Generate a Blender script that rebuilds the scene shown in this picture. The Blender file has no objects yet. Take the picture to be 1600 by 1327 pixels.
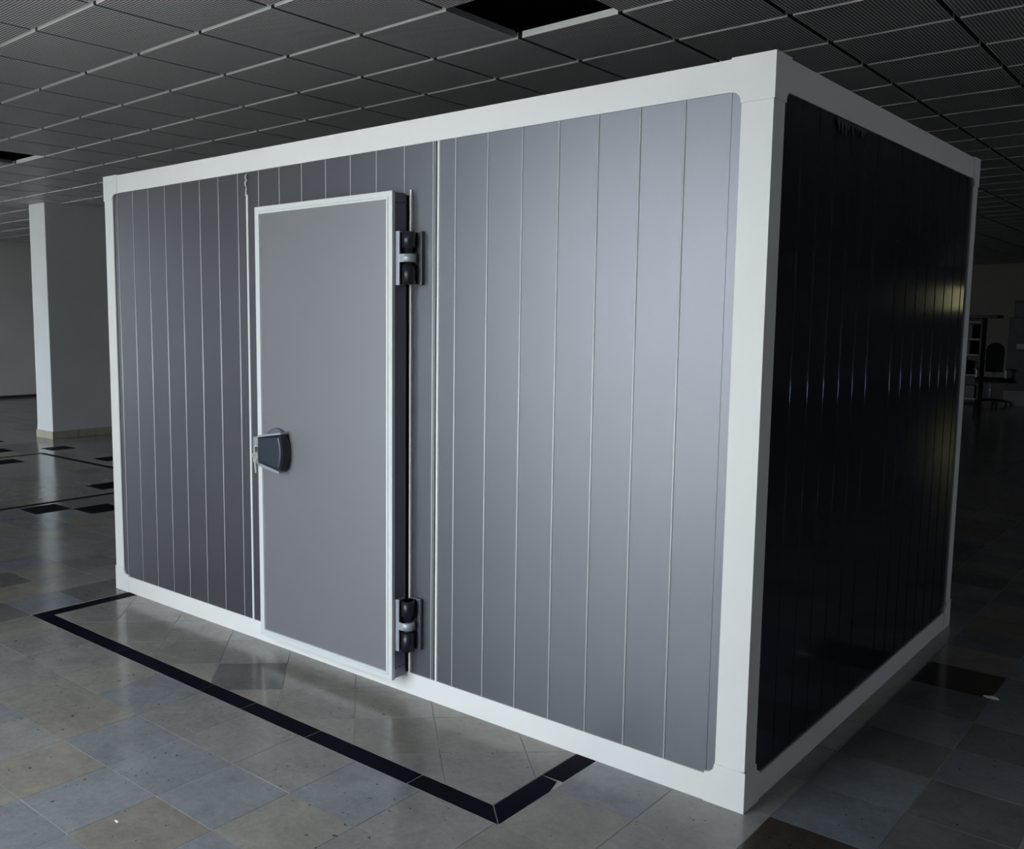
import bpy, bmesh, math, random
from mathutils import Vector

random.seed(7)
scene = bpy.context.scene
COL = scene.collection

# ------------------------------------------------------------------ camera
# fitted to the corners of the cold room (3.83 x 2.63 x 2.40 m), image 1600x1327
F_PX, YAW, PITCH, ROLL = 1478.05, 0.7417, 0.1112, 0.0022
CAM = Vector((1.165, -2.9037, 1.6037))
PPX, PPY = 633.78, 663.5
fw = Vector((-math.sin(YAW) * math.cos(PITCH), math.cos(YAW) * math.cos(PITCH), -math.sin(PITCH)))
rt = Vector((math.cos(YAW), math.sin(YAW), 0))
up = rt.cross(fw)
rt2 = rt * math.cos(ROLL) + up * math.sin(ROLL)
up2 = up * math.cos(ROLL) - rt * math.sin(ROLL)
cam_data = bpy.data.cameras.new('camera')
cam_data.sensor_fit = 'HORIZONTAL'
cam_data.sensor_width = 36.0
cam_data.lens = 36.0 * F_PX / 1600.0
cam_data.shift_x = (800.0 - PPX) / 1600.0
cam_data.clip_start = 0.05
cam_data.clip_end = 200.0
cam = bpy.data.objects.new('camera', cam_data)
COL.objects.link(cam)
from mathutils import Matrix
m = Matrix((rt2, up2, -fw)).transposed().to_4x4()
m.translation = CAM
cam.matrix_world = m
scene.camera = cam

# ------------------------------------------------------------------ world, exposure
world = bpy.data.worlds.new('daylight')
world.use_nodes = True
bg = world.node_tree.nodes['Background']
bg.inputs['Color'].default_value = (0.87, 0.92, 1.0, 1.0)
bg.inputs['Strength'].default_value = 12.4
scene.world = world
scene.view_settings.view_transform = 'Standard'
scene.view_settings.look = 'None'
scene.view_settings.gamma = 1.0
scene.view_settings.use_curve_mapping = False
scene.view_settings.exposure = 0.0
scene.cycles.use_denoising = True
scene.cycles.max_bounces = 8
scene.cycles.diffuse_bounces = 3
scene.cycles.glossy_bounces = 4
scene.cycles.transparent_max_bounces = 8
scene.cycles.caustics_reflective = False
scene.cycles.caustics_refractive = False

# window openings of the hall: (wall, a0, a1, z0, z1); light enters only here
Y_FRONT, Y_BACK, X_LEFT, X_RIGHT, Z_CEIL, Z_ROOF = -3.5, 26.9, -17.6, 7.0, 3.09, 3.60
FRONT_WINDOWS = [(-16.6, -15.0), (-14.8, -13.2), (-13.0, -11.4), (-11.2, -9.6), (-3.35, -1.95), (-1.8, -0.4)]
FRONT_Z = (0.06, 2.98)
BACK_WINDOW = (5.00, 5.60, 1.84, 2.55)
RIGHT_WINDOW = (0.6, 2.7, 1.88, 2.74)


def portal(name, loc, rot, sx, sy):
    l = bpy.data.lights.new(name, 'AREA')
    l.shape = 'RECTANGLE'
    l.size, l.size_y = sx, sy
    l.energy = 1.0
    l.cycles.is_portal = True
    o = bpy.data.objects.new(name, l)
    o.location = loc
    o.rotation_euler = rot
    COL.objects.link(o)


for a0, a1 in FRONT_WINDOWS:
    portal('window_daylight', ((a0 + a1) / 2, Y_FRONT - 0.02, sum(FRONT_Z) / 2), (math.pi / 2, 0, 0), a1 - a0, FRONT_Z[1] - FRONT_Z[0])
portal('window_daylight', ((BACK_WINDOW[0] + BACK_WINDOW[1]) / 2, Y_BACK + 0.02, (BACK_WINDOW[2] + BACK_WINDOW[3]) / 2), (-math.pi / 2, 0, 0),
       BACK_WINDOW[1] - BACK_WINDOW[0], BACK_WINDOW[3] - BACK_WINDOW[2])
portal('window_daylight', (X_RIGHT + 0.02, (RIGHT_WINDOW[0] + RIGHT_WINDOW[1]) / 2, (RIGHT_WINDOW[2] + RIGHT_WINDOW[3]) / 2), (math.pi / 2, 0, math.pi / 2),
       RIGHT_WINDOW[1] - RIGHT_WINDOW[0], RIGHT_WINDOW[3] - RIGHT_WINDOW[2])

# ------------------------------------------------------------------ helpers


class MB:
    """collects polygons, builds ONE mesh object"""

    def __init__(self):
        self.v, self.f, self.mi, self.sm = [], [], [], []
        self.uv = {}

    def face(self, pts, mi=0, smooth=False, uv=None):
        n = len(self.v)
        self.v += [tuple(p) for p in pts]
        if uv:
            self.uv[len(self.f)] = uv
        self.f.append(tuple(range(n, n + len(pts))))
        self.mi.append(mi)
        self.sm.append(smooth)

    def raw(self, verts, faces, mi=0, smooth=False):
        n = len(self.v)
        self.v += [tuple(p) for p in verts]
        for f in faces:
            self.f.append(tuple(n + i for i in f))
            self.mi.append(mi)
            self.sm.append(smooth)

    def box(self, x0, x1, y0, y1, z0, z1, mi=0, bev=0.0):
        if bev <= 0:
            v = [(x, y, z) for z in (z0, z1) for y in (y0, y1) for x in (x0, x1)]
            f = [(0, 2, 3, 1), (4, 5, 7, 6), (0, 1, 5, 4), (2, 6, 7, 3), (0, 4, 6, 2), (1, 3, 7, 5)]
            self.raw(v, f, mi)
            return
        bm = bmesh.new()
        bmesh.ops.create_cube(bm, size=1.0)
        for w in bm.verts:
            w.co = Vector(((x0 + x1) / 2 + w.co.x * (x1 - x0), (y0 + y1) / 2 + w.co.y * (y1 - y0), (z0 + z1) / 2 + w.co.z * (z1 - z0)))
        bmesh.ops.bevel(bm, geom=bm.edges[:], offset=bev, segments=2, profile=0.5, affect='EDGES')
        bm.verts.index_update()
        self.raw([w.co[:] for w in bm.verts], [[w.index for w in f.verts] for f in bm.faces], mi)
        bm.free()

    def prism(self, poly, h0, h1, axis='z', mi=0, smooth=False):
        """polygon (2D) extruded along axis; poly coords are the two other axes in order x,y,z"""
        def P(a, b, h):
            return {'z': (a, b, h), 'y': (a, h, b), 'x': (h, a, b)}[axis]
        n = len(poly)
        v = [P(a, b, h0) for a, b in poly] + [P(a, b, h1) for a, b in poly]
        self.raw(v, [tuple(range(n))[::-1], tuple(range(n, 2 * n))], mi)
        self.raw(v, [(i, (i + 1) % n, n + (i + 1) % n, n + i) for i in range(n)], mi, smooth)

    def cyl(self, p0, p1, r0, r1=None, n=20, mi=0, cap=True):
        r1 = r0 if r1 is None else r1
        p0, p1 = Vector(p0), Vector(p1)
        d = (p1 - p0).normalized()
        a = d.orthogonal().normalized()
        b = d.cross(a)
        v = []
        for p, r in ((p0, r0), (p1, r1)):
            for i in range(n):
                t = 2 * math.pi * i / n
                v.append(p + (a * math.cos(t) + b * math.sin(t)) * r)
        self.raw(v, [(i, (i + 1) % n, n + (i + 1) % n, n + i) for i in range(n)], mi, True)
        if cap:
            self.raw(v, [tuple(range(n))[::-1], tuple(range(n, 2 * n))], mi)

    def tube(self, pts, radii, n=8, mi=0):
        for i in range(len(pts) - 1):
            self.cyl(pts[i], pts[i + 1], radii[i], radii[i + 1], n, mi, True)

    def mesh(self, name, mats):
        me = bpy.data.meshes.new(name)
        me.from_pydata(self.v, [], self.f)
        for mt in mats:
            me.materials.append(mt)
        me.polygons.foreach_set('material_index', self.mi)
        me.polygons.foreach_set('use_smooth', self.sm)
        if self.uv:
            lay = me.uv_layers.new(name='UVMap')
            for pi, uvs in self.uv.items():
                for k, li in enumerate(me.polygons[pi].loop_indices):
                    lay.data[li].uv = uvs[k]
        bm = bmesh.new()
        bm.from_mesh(me)
        if not self.uv:
            bmesh.ops.remove_doubles(bm, verts=bm.verts, dist=1e-5)
        bmesh.ops.recalc_face_normals(bm, faces=bm.faces)
        bm.to_mesh(me)
        bm.free()
        me.update()
        return me

    def build(self, name, mats, parent=None, loc=None):
        if not isinstance(mats, (list, tuple)):
            mats = [mats]
        return put(name, self.mesh(name, mats), parent, loc)


def put(name, me, parent=None, loc=None):
    o = bpy.data.objects.new(name, me)
    COL.objects.link(o)
    if loc is not None:
        o.location = loc
    if parent is not None:
        o.parent = parent
        o.matrix_parent_inverse.identity()
    return o


def tag(o, label=None, cat=None, group=None, kind=None):
    if label: o['label'] = label
    if cat: o['category'] = cat
    if group: o['group'] = group
    if kind: o['kind'] = kind
    return o


def empty(name, loc=(0, 0, 0), parent=None):
    o = bpy.data.objects.new(name, None)
    o.empty_display_size = 0.2
    COL.objects.link(o)
    o.location = loc
    if parent is not None:
        o.parent = parent
    return o


# ------------------------------------------------------------------ materials
def srgb(r, g, b):
    def c(u):
        u /= 255.0
        return u / 12.92 if u <= 0.04045 else ((u + 0.055) / 1.055) ** 2.4
    return (c(r), c(g), c(b), 1.0)


def mat(name, color, rough=0.5, metallic=0.0, noise=0.0, nscale=8.0, bump=0.0, bscale=60.0, spec=0.5, ior=1.45):
    m = bpy.data.materials.new(name)
    m.use_nodes = True
    nt = m.node_tree
    b = nt.nodes['Principled BSDF']
    b.inputs['Base Color'].default_value = color
    b.inputs['Roughness'].default_value = rough
    b.inputs['Metallic'].default_value = metallic
    b.inputs['IOR'].default_value = ior
    b.inputs['Specular IOR Level'].default_value = spec
    geo = nt.nodes.new('ShaderNodeNewGeometry')
    if noise > 0:
        n = nt.nodes.new('ShaderNodeTexNoise')
        n.inputs['Scale'].default_value = nscale
        n.inputs['Detail'].default_value = 6
        nt.links.new(geo.outputs['Position'], n.inputs['Vector'])
        mr = nt.nodes.new('ShaderNodeMapRange')
        mr.inputs['From Min'].default_value = 0.25
        mr.inputs['From Max'].default_value = 0.75
        mr.inputs['To Min'].default_value = 1 - noise
        mr.inputs['To Max'].default_value = 1 + noise
        nt.links.new(n.outputs['Fac'], mr.inputs['Value'])
        mx = nt.nodes.new('ShaderNodeMix')
        mx.data_type = 'RGBA'
        mx.blend_type = 'MULTIPLY'
        mx.inputs['Factor'].default_value = 1.0
        mx.inputs[6].default_value = color
        nt.links.new(mr.outputs['Result'], mx.inputs[7])
        nt.links.new(mx.outputs[2], b.inputs['Base Color'])
    if bump > 0:
        n2 = nt.nodes.new('ShaderNodeTexNoise')
        n2.inputs['Scale'].default_value = bscale
        n2.inputs['Detail'].default_value = 3
        nt.links.new(geo.outputs['Position'], n2.inputs['Vector'])
        bp = nt.nodes.new('ShaderNodeBump')
        bp.inputs['Strength'].default_value = bump
        bp.inputs['Distance'].default_value = 0.002
        nt.links.new(n2.outputs['Fac'], bp.inputs['Height'])
        nt.links.new(bp.outputs['Normal'], b.inputs['Normal'])
    return m


def stone(name, color, vein=0.20, pits=True):
    """polished limestone: cloudy tone, a few dark pits"""
    m = mat(name, color, rough=0.17, ior=1.5)
    nt = m.node_tree
    b = nt.nodes['Principled BSDF']
    geo = [n for n in nt.nodes if n.type == 'NEW_GEOMETRY'][0]
    n1 = nt.nodes.new('ShaderNodeTexNoise')
    n1.inputs['Scale'].default_value = 5.0
    n1.inputs['Detail'].default_value = 8
    n1.inputs['Roughness'].default_value = 0.7
    n1.inputs['Distortion'].default_value = 0.6
    nt.links.new(geo.outputs['Position'], n1.inputs['Vector'])
    mr = nt.nodes.new('ShaderNodeMapRange')
    mr.inputs['From Min'].default_value = 0.3
    mr.inputs['From Max'].default_value = 0.7
    mr.inputs['To Min'].default_value = 1 - vein
    mr.inputs['To Max'].default_value = 1 + vein
    nt.links.new(n1.outputs['Fac'], mr.inputs['Value'])
    oi = nt.nodes.new('ShaderNodeObjectInfo')
    mr2 = nt.nodes.new('ShaderNodeMapRange')
    mr2.inputs['To Min'].default_value = 0.90
    mr2.inputs['To Max'].default_value = 1.07
    nt.links.new(oi.outputs['Random'], mr2.inputs['Value'])
    mu = nt.nodes.new('ShaderNodeMath')
    mu.operation = 'MULTIPLY'
    nt.links.new(mr.outputs['Result'], mu.inputs[0])
    nt.links.new(mr2.outputs['Result'], mu.inputs[1])
    sp = nt.nodes.new('ShaderNodeTexNoise')
    sp.inputs['Scale'].default_value = 38.0
    sp.inputs['Detail'].default_value = 5
    sp.inputs['Roughness'].default_value = 0.75
    nt.links.new(geo.outputs['Position'], sp.inputs['Vector'])
    ms = nt.nodes.new('ShaderNodeMapRange')
    ms.inputs['From Min'].default_value = 0.3
    ms.inputs['From Max'].default_value = 0.7
    ms.inputs['To Min'].default_value = 0.86
    ms.inputs['To Max'].default_value = 1.12
    nt.links.new(sp.outputs['Fac'], ms.inputs['Value'])
    mus = nt.nodes.new('ShaderNodeMath')
    mus.operation = 'MULTIPLY'
    nt.links.new(mu.outputs[0], mus.inputs[0])
    nt.links.new(ms.outputs['Result'], mus.inputs[1])
    last = mus.outputs[0]
    if pits:
        n3 = nt.nodes.new('ShaderNodeTexNoise')
        n3.inputs['Scale'].default_value = 46.0
        n3.inputs['Detail'].default_value = 2.0
        nt.links.new(geo.outputs['Position'], n3.inputs['Vector'])
        n4 = nt.nodes.new('ShaderNodeTexNoise')
        n4.inputs['Scale'].default_value = 3.1
        nt.links.new(geo.outputs['Position'], n4.inputs['Vector'])
        ad = nt.nodes.new('ShaderNodeMath')
        ad.operation = 'MULTIPLY_ADD'
        ad.inputs[1].default_value = 0.22
        nt.links.new(n4.outputs['Fac'], ad.inputs[0])
        nt.links.new(n3.outputs['Fac'], ad.inputs[2])
        rp = nt.nodes.new('ShaderNodeMapRange')
        rp.inputs['From Min'].default_value = 0.815
        rp.inputs['From Max'].default_value = 0.845
        rp.inputs['To Min'].default_value = 1.0
        rp.inputs['To Max'].default_value = 0.25
        nt.links.new(ad.outputs[0], rp.inputs['Value'])
        mu2 = nt.nodes.new('ShaderNodeMath')
        mu2.operation = 'MULTIPLY'
        nt.links.new(last, mu2.inputs[0])
        nt.links.new(rp.outputs['Result'], mu2.inputs[1])
        last = mu2.outputs[0]
    mx = nt.nodes.new('ShaderNodeMix')
    mx.data_type = 'RGBA'
    mx.blend_type = 'MULTIPLY'
    mx.inputs['Factor'].default_value = 1.0
    mx.inputs[6].default_value = color
    nt.links.new(last, mx.inputs[7])
    nt.links.new(mx.outputs[2], b.inputs['Base Color'])
    return m


def perforated(name, metal, hole, n_holes=34):
    """metal tray with square field of holes over black felt, laid out on the tray's own UV"""
    m = mat(name, metal, rough=0.45)
    nt = m.node_tree
    b = nt.nodes['Principled BSDF']
    uv = nt.nodes.new('ShaderNodeUVMap')
    uv.uv_map = 'UVMap'
    sep = nt.nodes.new('ShaderNodeSeparateXYZ')
    nt.links.new(uv.outputs['UV'], sep.inputs[0])

    def math_(op, a, bb=None):
        n = nt.nodes.new('ShaderNodeMath')
        n.operation = op
        for k, x in enumerate((a, bb)):
            if x is None: continue
            if isinstance(x, (int, float)): n.inputs[k].default_value = x
            else: nt.links.new(x, n.inputs[k])
        return n.outputs[0]
    dist = []
    inside = None
    for ch in ('X', 'Y'):
        u = sep.outputs[ch]
        t = math_('SUBTRACT', math_('FRACT', math_('MULTIPLY', u, float(n_holes))), 0.5)
        dist.append(math_('MULTIPLY', t, t))
        k = math_('LESS_THAN', math_('ABSOLUTE', math_('SUBTRACT', u, 0.5)), 0.5 - 0.3 / n_holes)
        inside = k if inside is None else math_('MULTIPLY', inside, k)
    r = math_('SQRT', math_('ADD', dist[0], dist[1]))
    h = math_('MULTIPLY', math_('LESS_THAN', r, 0.415), inside)
    mx = nt.nodes.new('ShaderNodeMix')
    mx.data_type = 'RGBA'
    mx.inputs[6].default_value = metal
    mx.inputs[7].default_value = hole
    nt.links.new(h, mx.inputs['Factor'])
    nt.links.new(mx.outputs[2], b.inputs['Base Color'])
    return m


M = {}
M['frame'] = mat('white_coated_profile', (0.755, 0.75, 0.74, 1), rough=0.42, noise=0.03, nscale=3)
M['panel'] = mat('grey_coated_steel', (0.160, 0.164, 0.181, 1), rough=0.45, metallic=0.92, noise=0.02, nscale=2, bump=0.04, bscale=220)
M['panel_shaded_gloss'] = mat('glossy_steel_shade_toned', (0.065, 0.080, 0.125, 1), rough=0.10, metallic=0.8)  # same sheet as the front, glossier; side's shade put into darker, bluer base
M['rib'] = mat('rib_painted_highlight', (0.58, 0.59, 0.61, 1), rough=0.4)  # highlight along the front ribs painted in as a paler tone
M['door'] = mat('grey_door_sheet', (0.27, 0.272, 0.288, 1), rough=0.45, metallic=0.6, noise=0.02, nscale=2, bump=0.05, bscale=260)
M['door_edge'] = mat('door_edge_sheet', (0.16, 0.18, 0.22, 1), rough=0.4, metallic=0.4)
M['alu'] = mat('light_aluminium_profile', (0.66, 0.68, 0.68, 1), rough=0.4, metallic=0.1)
M['bead'] = mat('white_joint_bead', (0.85, 0.85, 0.84, 1), rough=0.35)
M['black_plastic'] = mat('black_plastic', (0.012, 0.014, 0.02, 1), rough=0.28)
M['grip'] = mat('dark_slate_plastic', (0.03, 0.04, 0.055, 1), rough=0.35)
M['zinc'] = mat('grey_zinc_plate', (0.36, 0.38, 0.42, 1), rough=0.4, metallic=0.3)
M['dark_plate'] = mat('dark_grey_plate', (0.11, 0.12, 0.15, 1), rough=0.45)
M['gasket'] = mat('black_rubber', (0.01, 0.01, 0.014, 1), rough=0.6)
M['steel'] = mat('bright_key_steel', (0.75, 0.74, 0.70, 1), rough=0.3, metallic=0.6)
M['screw'] = mat('dark_screw', (0.03, 0.03, 0.04, 1), rough=0.4)
M['core'] = mat('dark_panel_core', (0.05, 0.05, 0.06, 1), rough=0.8)
M['black_stone'] = mat('polished_black_stone', (0.003, 0.004, 0.009, 1), rough=0.55, spec=0.03)
M['grout'] = mat('pale_grout', (0.42, 0.41, 0.38, 1), rough=0.9, noise=0.4, nscale=4)
TILE_MATS = [
    stone('stone_blue_grey', (0.200, 0.208, 0.220, 1)),
    stone('stone_neutral_grey', (0.212, 0.208, 0.198, 1)),
    stone('stone_warm_grey', (0.220, 0.208, 0.184, 1)),
    stone('stone_tan', (0.218, 0.200, 0.173, 1)),
    stone('stone_dark_grey', (0.125, 0.125, 0.122, 1)),
    stone('stone_slate', (0.155, 0.170, 0.190, 1)),
    stone('stone_umber', (0.048, 0.038, 0.032, 1)),
]
M['perf'] = perforated('perforated_metal', (0.94, 0.94, 0.95, 1), (0.010, 0.013, 0.018, 1))
M['flange'] = mat('ceiling_tray_metal', (0.88, 0.88, 0.87, 1), rough=0.4)
M['flange_shaded'] = mat('tray_metal_shade_toned', (0.16, 0.165, 0.18, 1), rough=0.6)  # flange metal again; shade on the x-facing sides put into a darker grey
M['plenum'] = mat('dark_plenum', (0.05, 0.06, 0.09, 1), rough=0.9)
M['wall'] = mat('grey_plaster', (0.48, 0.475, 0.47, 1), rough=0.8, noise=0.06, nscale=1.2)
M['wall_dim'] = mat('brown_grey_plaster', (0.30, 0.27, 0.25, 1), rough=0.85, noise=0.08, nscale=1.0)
M['column'] = mat('white_plaster', (0.62, 0.64, 0.65, 1), rough=0.75, noise=0.04, nscale=2)
M['skirting'] = mat('beige_skirting_stone', (0.40, 0.37, 0.30, 1), rough=0.4, noise=0.12, nscale=9)
M['win_frame'] = mat('dark_window_frame', (0.08, 0.08, 0.09, 1), rough=0.5)
M['terrace'] = mat('terrace_concrete', (0.66, 0.63, 0.58, 1), rough=0.9, noise=0.1, nscale=0.7)
M['dark_wood'] = mat('dark_stained_wood', (0.035, 0.032, 0.035, 1), rough=0.5, noise=0.2, nscale=6)
M['box_grey'] = mat('grey_card', (0.20, 0.21, 0.22, 1), rough=0.8, noise=0.1, nscale=5)
M['pale_board'] = mat('pale_shelf_edge', (0.34, 0.34, 0.36, 1), rough=0.6)
M['black_fabric'] = mat('black_fabric', (0.008, 0.008, 0.010, 1), rough=0.9)
M['paper'] = mat('white_paper', (0.7, 0.7, 0.68, 1), rough=0.9)

glass = bpy.data.materials.new('window_glass')
glass.use_nodes = True
gt = glass.node_tree
gt.nodes.clear()
go = gt.nodes.new('ShaderNodeOutputMaterial')
gm = gt.nodes.new('ShaderNodeMixShader')
gm.inputs[0].default_value = 0.06
gtr = gt.nodes.new('ShaderNodeBsdfTransparent')
gtr.inputs[0].default_value = (0.93, 0.95, 0.94, 1)
ggl = gt.nodes.new('ShaderNodeBsdfGlossy')
ggl.inputs['Roughness'].default_value = 0.02
gt.links.new(gtr.outputs[0], gm.inputs[1])
gt.links.new(ggl.outputs[0], gm.inputs[2])
gt.links.new(gm.outputs[0], go.inputs[0])
M['glass'] = glass
amber = glass.copy()
amber.name = 'amber_glass'
[n for n in amber.node_tree.nodes if n.type == 'BSDF_TRANSPARENT'][0].inputs[0].default_value = (0.34, 0.32, 0.22, 1)
M['amber_glass'] = amber

# ------------------------------------------------------------------ hall shell
W_T = 0.25


def wall_with_openings(name, axis, pos, sgn, a0, a1, openings, material, label):
    """axis 'y': wall in the plane y=pos, runs along x; sgn: outward direction; openings (a,b,z0,z1)"""
    b = MB()
    p0, p1 = sorted((pos, pos + sgn * W_T))

    def bx(u0, u1, z0, z1):
        if u1 - u0 < 1e-4 or z1 - z0 < 1e-4: return
        if axis == 'y': b.box(u0, u1, p0, p1, z0, z1)
        else: b.box(p0, p1, u0, u1, z0, z1)
    cur = a0
    for (o0, o1, z0, z1) in sorted(openings):
        bx(cur, o0, 0, Z_ROOF)
        bx(o0, o1, 0, z0)
        bx(o0, o1, z1, Z_ROOF)
        cur = o1
    bx(cur, a1, 0, Z_ROOF)
    return tag(b.build(name, material), label, 'wall', kind='structure')


wall_with_openings('wall_front', 'y', Y_FRONT, -1, X_LEFT, X_RIGHT, [(a, b_, *FRONT_Z) for a, b_ in FRONT_WINDOWS], M['wall'],
                   'grey plastered wall with a row of tall windows')
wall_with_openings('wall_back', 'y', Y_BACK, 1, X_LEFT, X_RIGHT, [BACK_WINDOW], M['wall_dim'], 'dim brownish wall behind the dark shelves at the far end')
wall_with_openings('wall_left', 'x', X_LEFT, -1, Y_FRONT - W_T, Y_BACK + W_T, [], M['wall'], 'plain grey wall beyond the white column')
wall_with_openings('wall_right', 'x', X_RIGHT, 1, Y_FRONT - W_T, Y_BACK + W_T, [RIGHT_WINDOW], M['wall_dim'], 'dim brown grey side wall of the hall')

b = MB()
b.box(X_LEFT, X_LEFT + 0.03, Y_FRONT, Y_BACK, 2.80, Z_CEIL - 0.02)
tag(b.build('trim_1', M['wall']), 'shallow grey band along the top of the left wall', 'trim', kind='structure')
b = MB()
b.box(X_LEFT, X_LEFT + 0.015, Y_FRONT, Y_BACK, 0.0, 0.05)
tag(b.build('baseboard_left', M['dark_wood']), 'dark skirting along the foot of the plain grey wall', 'baseboard', kind='structure')

for n, (a0, a1) in enumerate(FRONT_WINDOWS):
    z0, z1 = FRONT_Z
    b = MB()
    w = 0.06
    yy0, yy1 = Y_FRONT - 0.16, Y_FRONT - 0.08
    b.box(a0, a0 + w, yy0, yy1, z0, z1)
    b.box(a1 - w, a1, yy0, yy1, z0, z1)
    b.box(a0 + w, a1 - w, yy0, yy1, z0, z0 + w)
    b.box(a0 + w, a1 - w, yy0, yy1, z1 - w, z1)
    b.box((a0 + a1) / 2 - w / 2, (a0 + a1) / 2 + w / 2, yy0, yy1, z0 + w, z1 - w)
    wo = tag(b.build('window_%d' % (n + 1), M['win_frame']), 'tall dark framed window in the front wall letting in daylight', 'window',
             'tall windows of the front wall', 'structure')
    for s in (0, 1):
        x0 = a0 + w if s == 0 else (a0 + a1) / 2 + w / 2
        x1 = (a0 + a1) / 2 - w / 2 if s == 0 else a1 - w
        b = MB()
        b.box(x0, x1, Y_FRONT - 0.123, Y_FRONT - 0.117, z0 + w, z1 - w)
        b.build('pane', M['glass'], wo)
b = MB()
x0, x1, z0, z1 = BACK_WINDOW
w = 0.05
for q in ((x0, x0 + w, z0, z1), (x1 - w, x1, z0, z1), (x0 + w, x1 - w, z0, z0 + w), (x0 + w, x1 - w, z1 - w, z1)):
    b.box(q[0], q[1], Y_BACK + 0.08, Y_BACK + 0.16, q[2], q[3])
wo = tag(b.build('window_7', M['win_frame']), 'small high window in the far dim wall', 'window', kind='structure')
b = MB()
b.box(x0 + w, x1 - w, Y_BACK + 0.117, Y_BACK + 0.123, z0 + w, z1 - w)
b.build('pane', M['amber_glass'], wo)

b = MB()
x0, x1, z0, z1 = RIGHT_WINDOW
for q in ((x0, x0 + w, z0, z1), (x1 - w, x1, z0, z1), (x0 + w, x1 - w, z0, z0 + w), (x0 + w, x1 - w, z1 - w, z1)):
    b.box(X_RIGHT + 0.08, X_RIGHT + 0.16, q[0], q[1], q[2], q[3])
wo = tag(b.build('window_8', M['win_frame']), 'wide high window in the brown grey side wall', 'window', kind='structure')
b = MB()
b.box(X_RIGHT + 0.117, X_RIGHT + 0.123, x0 + w, x1 - w, z0 + w, z1 - w)
b.build('pane', M['glass'], wo)

b = MB()
b.box(-60, 50, -60, Y_FRONT - W_T, -0.30, -0.12)
b.box(-60, 50, Y_BACK + W_T, 80, -0.30, -0.12)
tag(b.build('terrace', M['terrace']), 'plain concrete ground outside the windows of the hall', 'ground', kind='structure')


# ---------------------------------------------------------------- visibility ranking for pieces of floor and ceiling
def project(p):
    d = Vector(p) - CAM
    z = d.dot(fw)
    if z <= 0.05: return None
    return (PPX + F_PX * d.dot(rt2) / z, PPY - F_PX * d.dot(up2) / z, z)


BOX_W, BOX_D, BOX_H = 3.834, 2.629, 2.40


def hidden_by_room(p):
    """does the line from the camera to p run through the cold room?"""
    d = Vector(p) - CAM
    t0, t1 = 0.0, 0.995
    for a, lo, hi in ((0, -BOX_W, 0), (1, 0, BOX_D), (2, 0, BOX_H)):
        if abs(d[a]) < 1e-9:
            if not lo <= CAM[a] <= hi: return False
            continue
        u, v = (lo - CAM[a]) / d[a], (hi - CAM[a]) / d[a]
        if u > v: u, v = v, u
        t0, t1 = max(t0, u), min(t1, v)
    return t0 < t1


def seen_area(poly3):
    """projected area in pixels, 0 when out of the frame or behind the cold room"""
    pr = [project(p) for p in poly3]
    if any(q is None for q in pr): return 0.0
    ok = 0
    c = sum((Vector(p) for p in poly3), Vector()) / len(poly3)
    for p in list(poly3) + [c]:
        q = project(p)
        if 0 <= q[0] <= 1600 and 0 <= q[1] <= 1327 and not hidden_by_room(p): ok += 1
    if ok == 0: return 0.0
    a = 0.0
    for i in range(len(pr)):
        x0, y0, _ = pr[i]
        x1, y1, _ = pr[(i + 1) % len(pr)]
        a += x0 * y1 - x1 * y0
    return abs(a) / 2 * ok / (len(poly3) + 1)


# ------------------------------------------------------------------ floor
b = MB()
b.box(X_LEFT - W_T, X_RIGHT + W_T, Y_FRONT - W_T, Y_BACK + W_T, -0.10, -0.0015)
floor = tag(b.build('floor', M['grout']), 'polished floor of mixed grey and tan stone tiles with black border strips', 'floor', kind='structure')

S_OUT = (-3.705, -0.545, -0.595)     # outer x0, x1, y of the black border in front of the cold room
S_W = 0.088
GAP = 0.0011


def clip(poly, axis, lim, keep_less):
    out = []
    n = len(poly)
    for i in range(n):
        p, q = poly[i], poly[(i + 1) % n]
        ip = (p[axis] <= lim) if keep_less else (p[axis] >= lim)
        iq = (q[axis] <= lim) if keep_less else (q[axis] >= lim)
        if ip: out.append(p)
        if ip != iq:
            t = (lim - p[axis]) / (q[axis] - p[axis])
            out.append((p[0] + t * (q[0] - p[0]), p[1] + t * (q[1] - p[1])))
    return out


def clip_rect(poly, x0, x1, y0, y1):
    for ax, lim, less in ((0, x1, True), (0, x0, False), (1, y1, True), (1, y0, False)):
        poly = clip(poly, ax, lim, less)
        if len(poly) < 3: return []
    return poly


def area2(poly):
    return abs(sum(poly[i][0] * poly[(i + 1) % len(poly)][1] - poly[(i + 1) % len(poly)][0] * poly[i][1] for i in range(len(poly)))) / 2


def shrink(poly, g):
    c = (sum(p[0] for p in poly) / len(poly), sum(p[1] for p in poly) / len(poly))
    n = len(poly)
    if sum(poly[i][0] * poly[(i + 1) % n][1] - poly[(i + 1) % n][0] * poly[i][1] for i in range(n)) < 0:
        poly = poly[::-1]
    out = []
    for i in range(n):
        p0, p1, p2 = Vector(poly[i - 1]), Vector(poly[i]), Vector(poly[(i + 1) % n])
        d1, d2 = (p1 - p0), (p2 - p1)
        if d1.length < 1e-6 or d2.length < 1e-6: continue
        n1 = Vector((-d1.y, d1.x)).normalized()
        n2 = Vector((-d2.y, d2.x)).normalized()
        k = 1 + n1.dot(n2)
        q = p1 + (n1 + n2) * (g / max(k, 0.3))
        out.append((q.x, q.y))
    return out


black_pieces = []     # polygons of black stone

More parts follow.
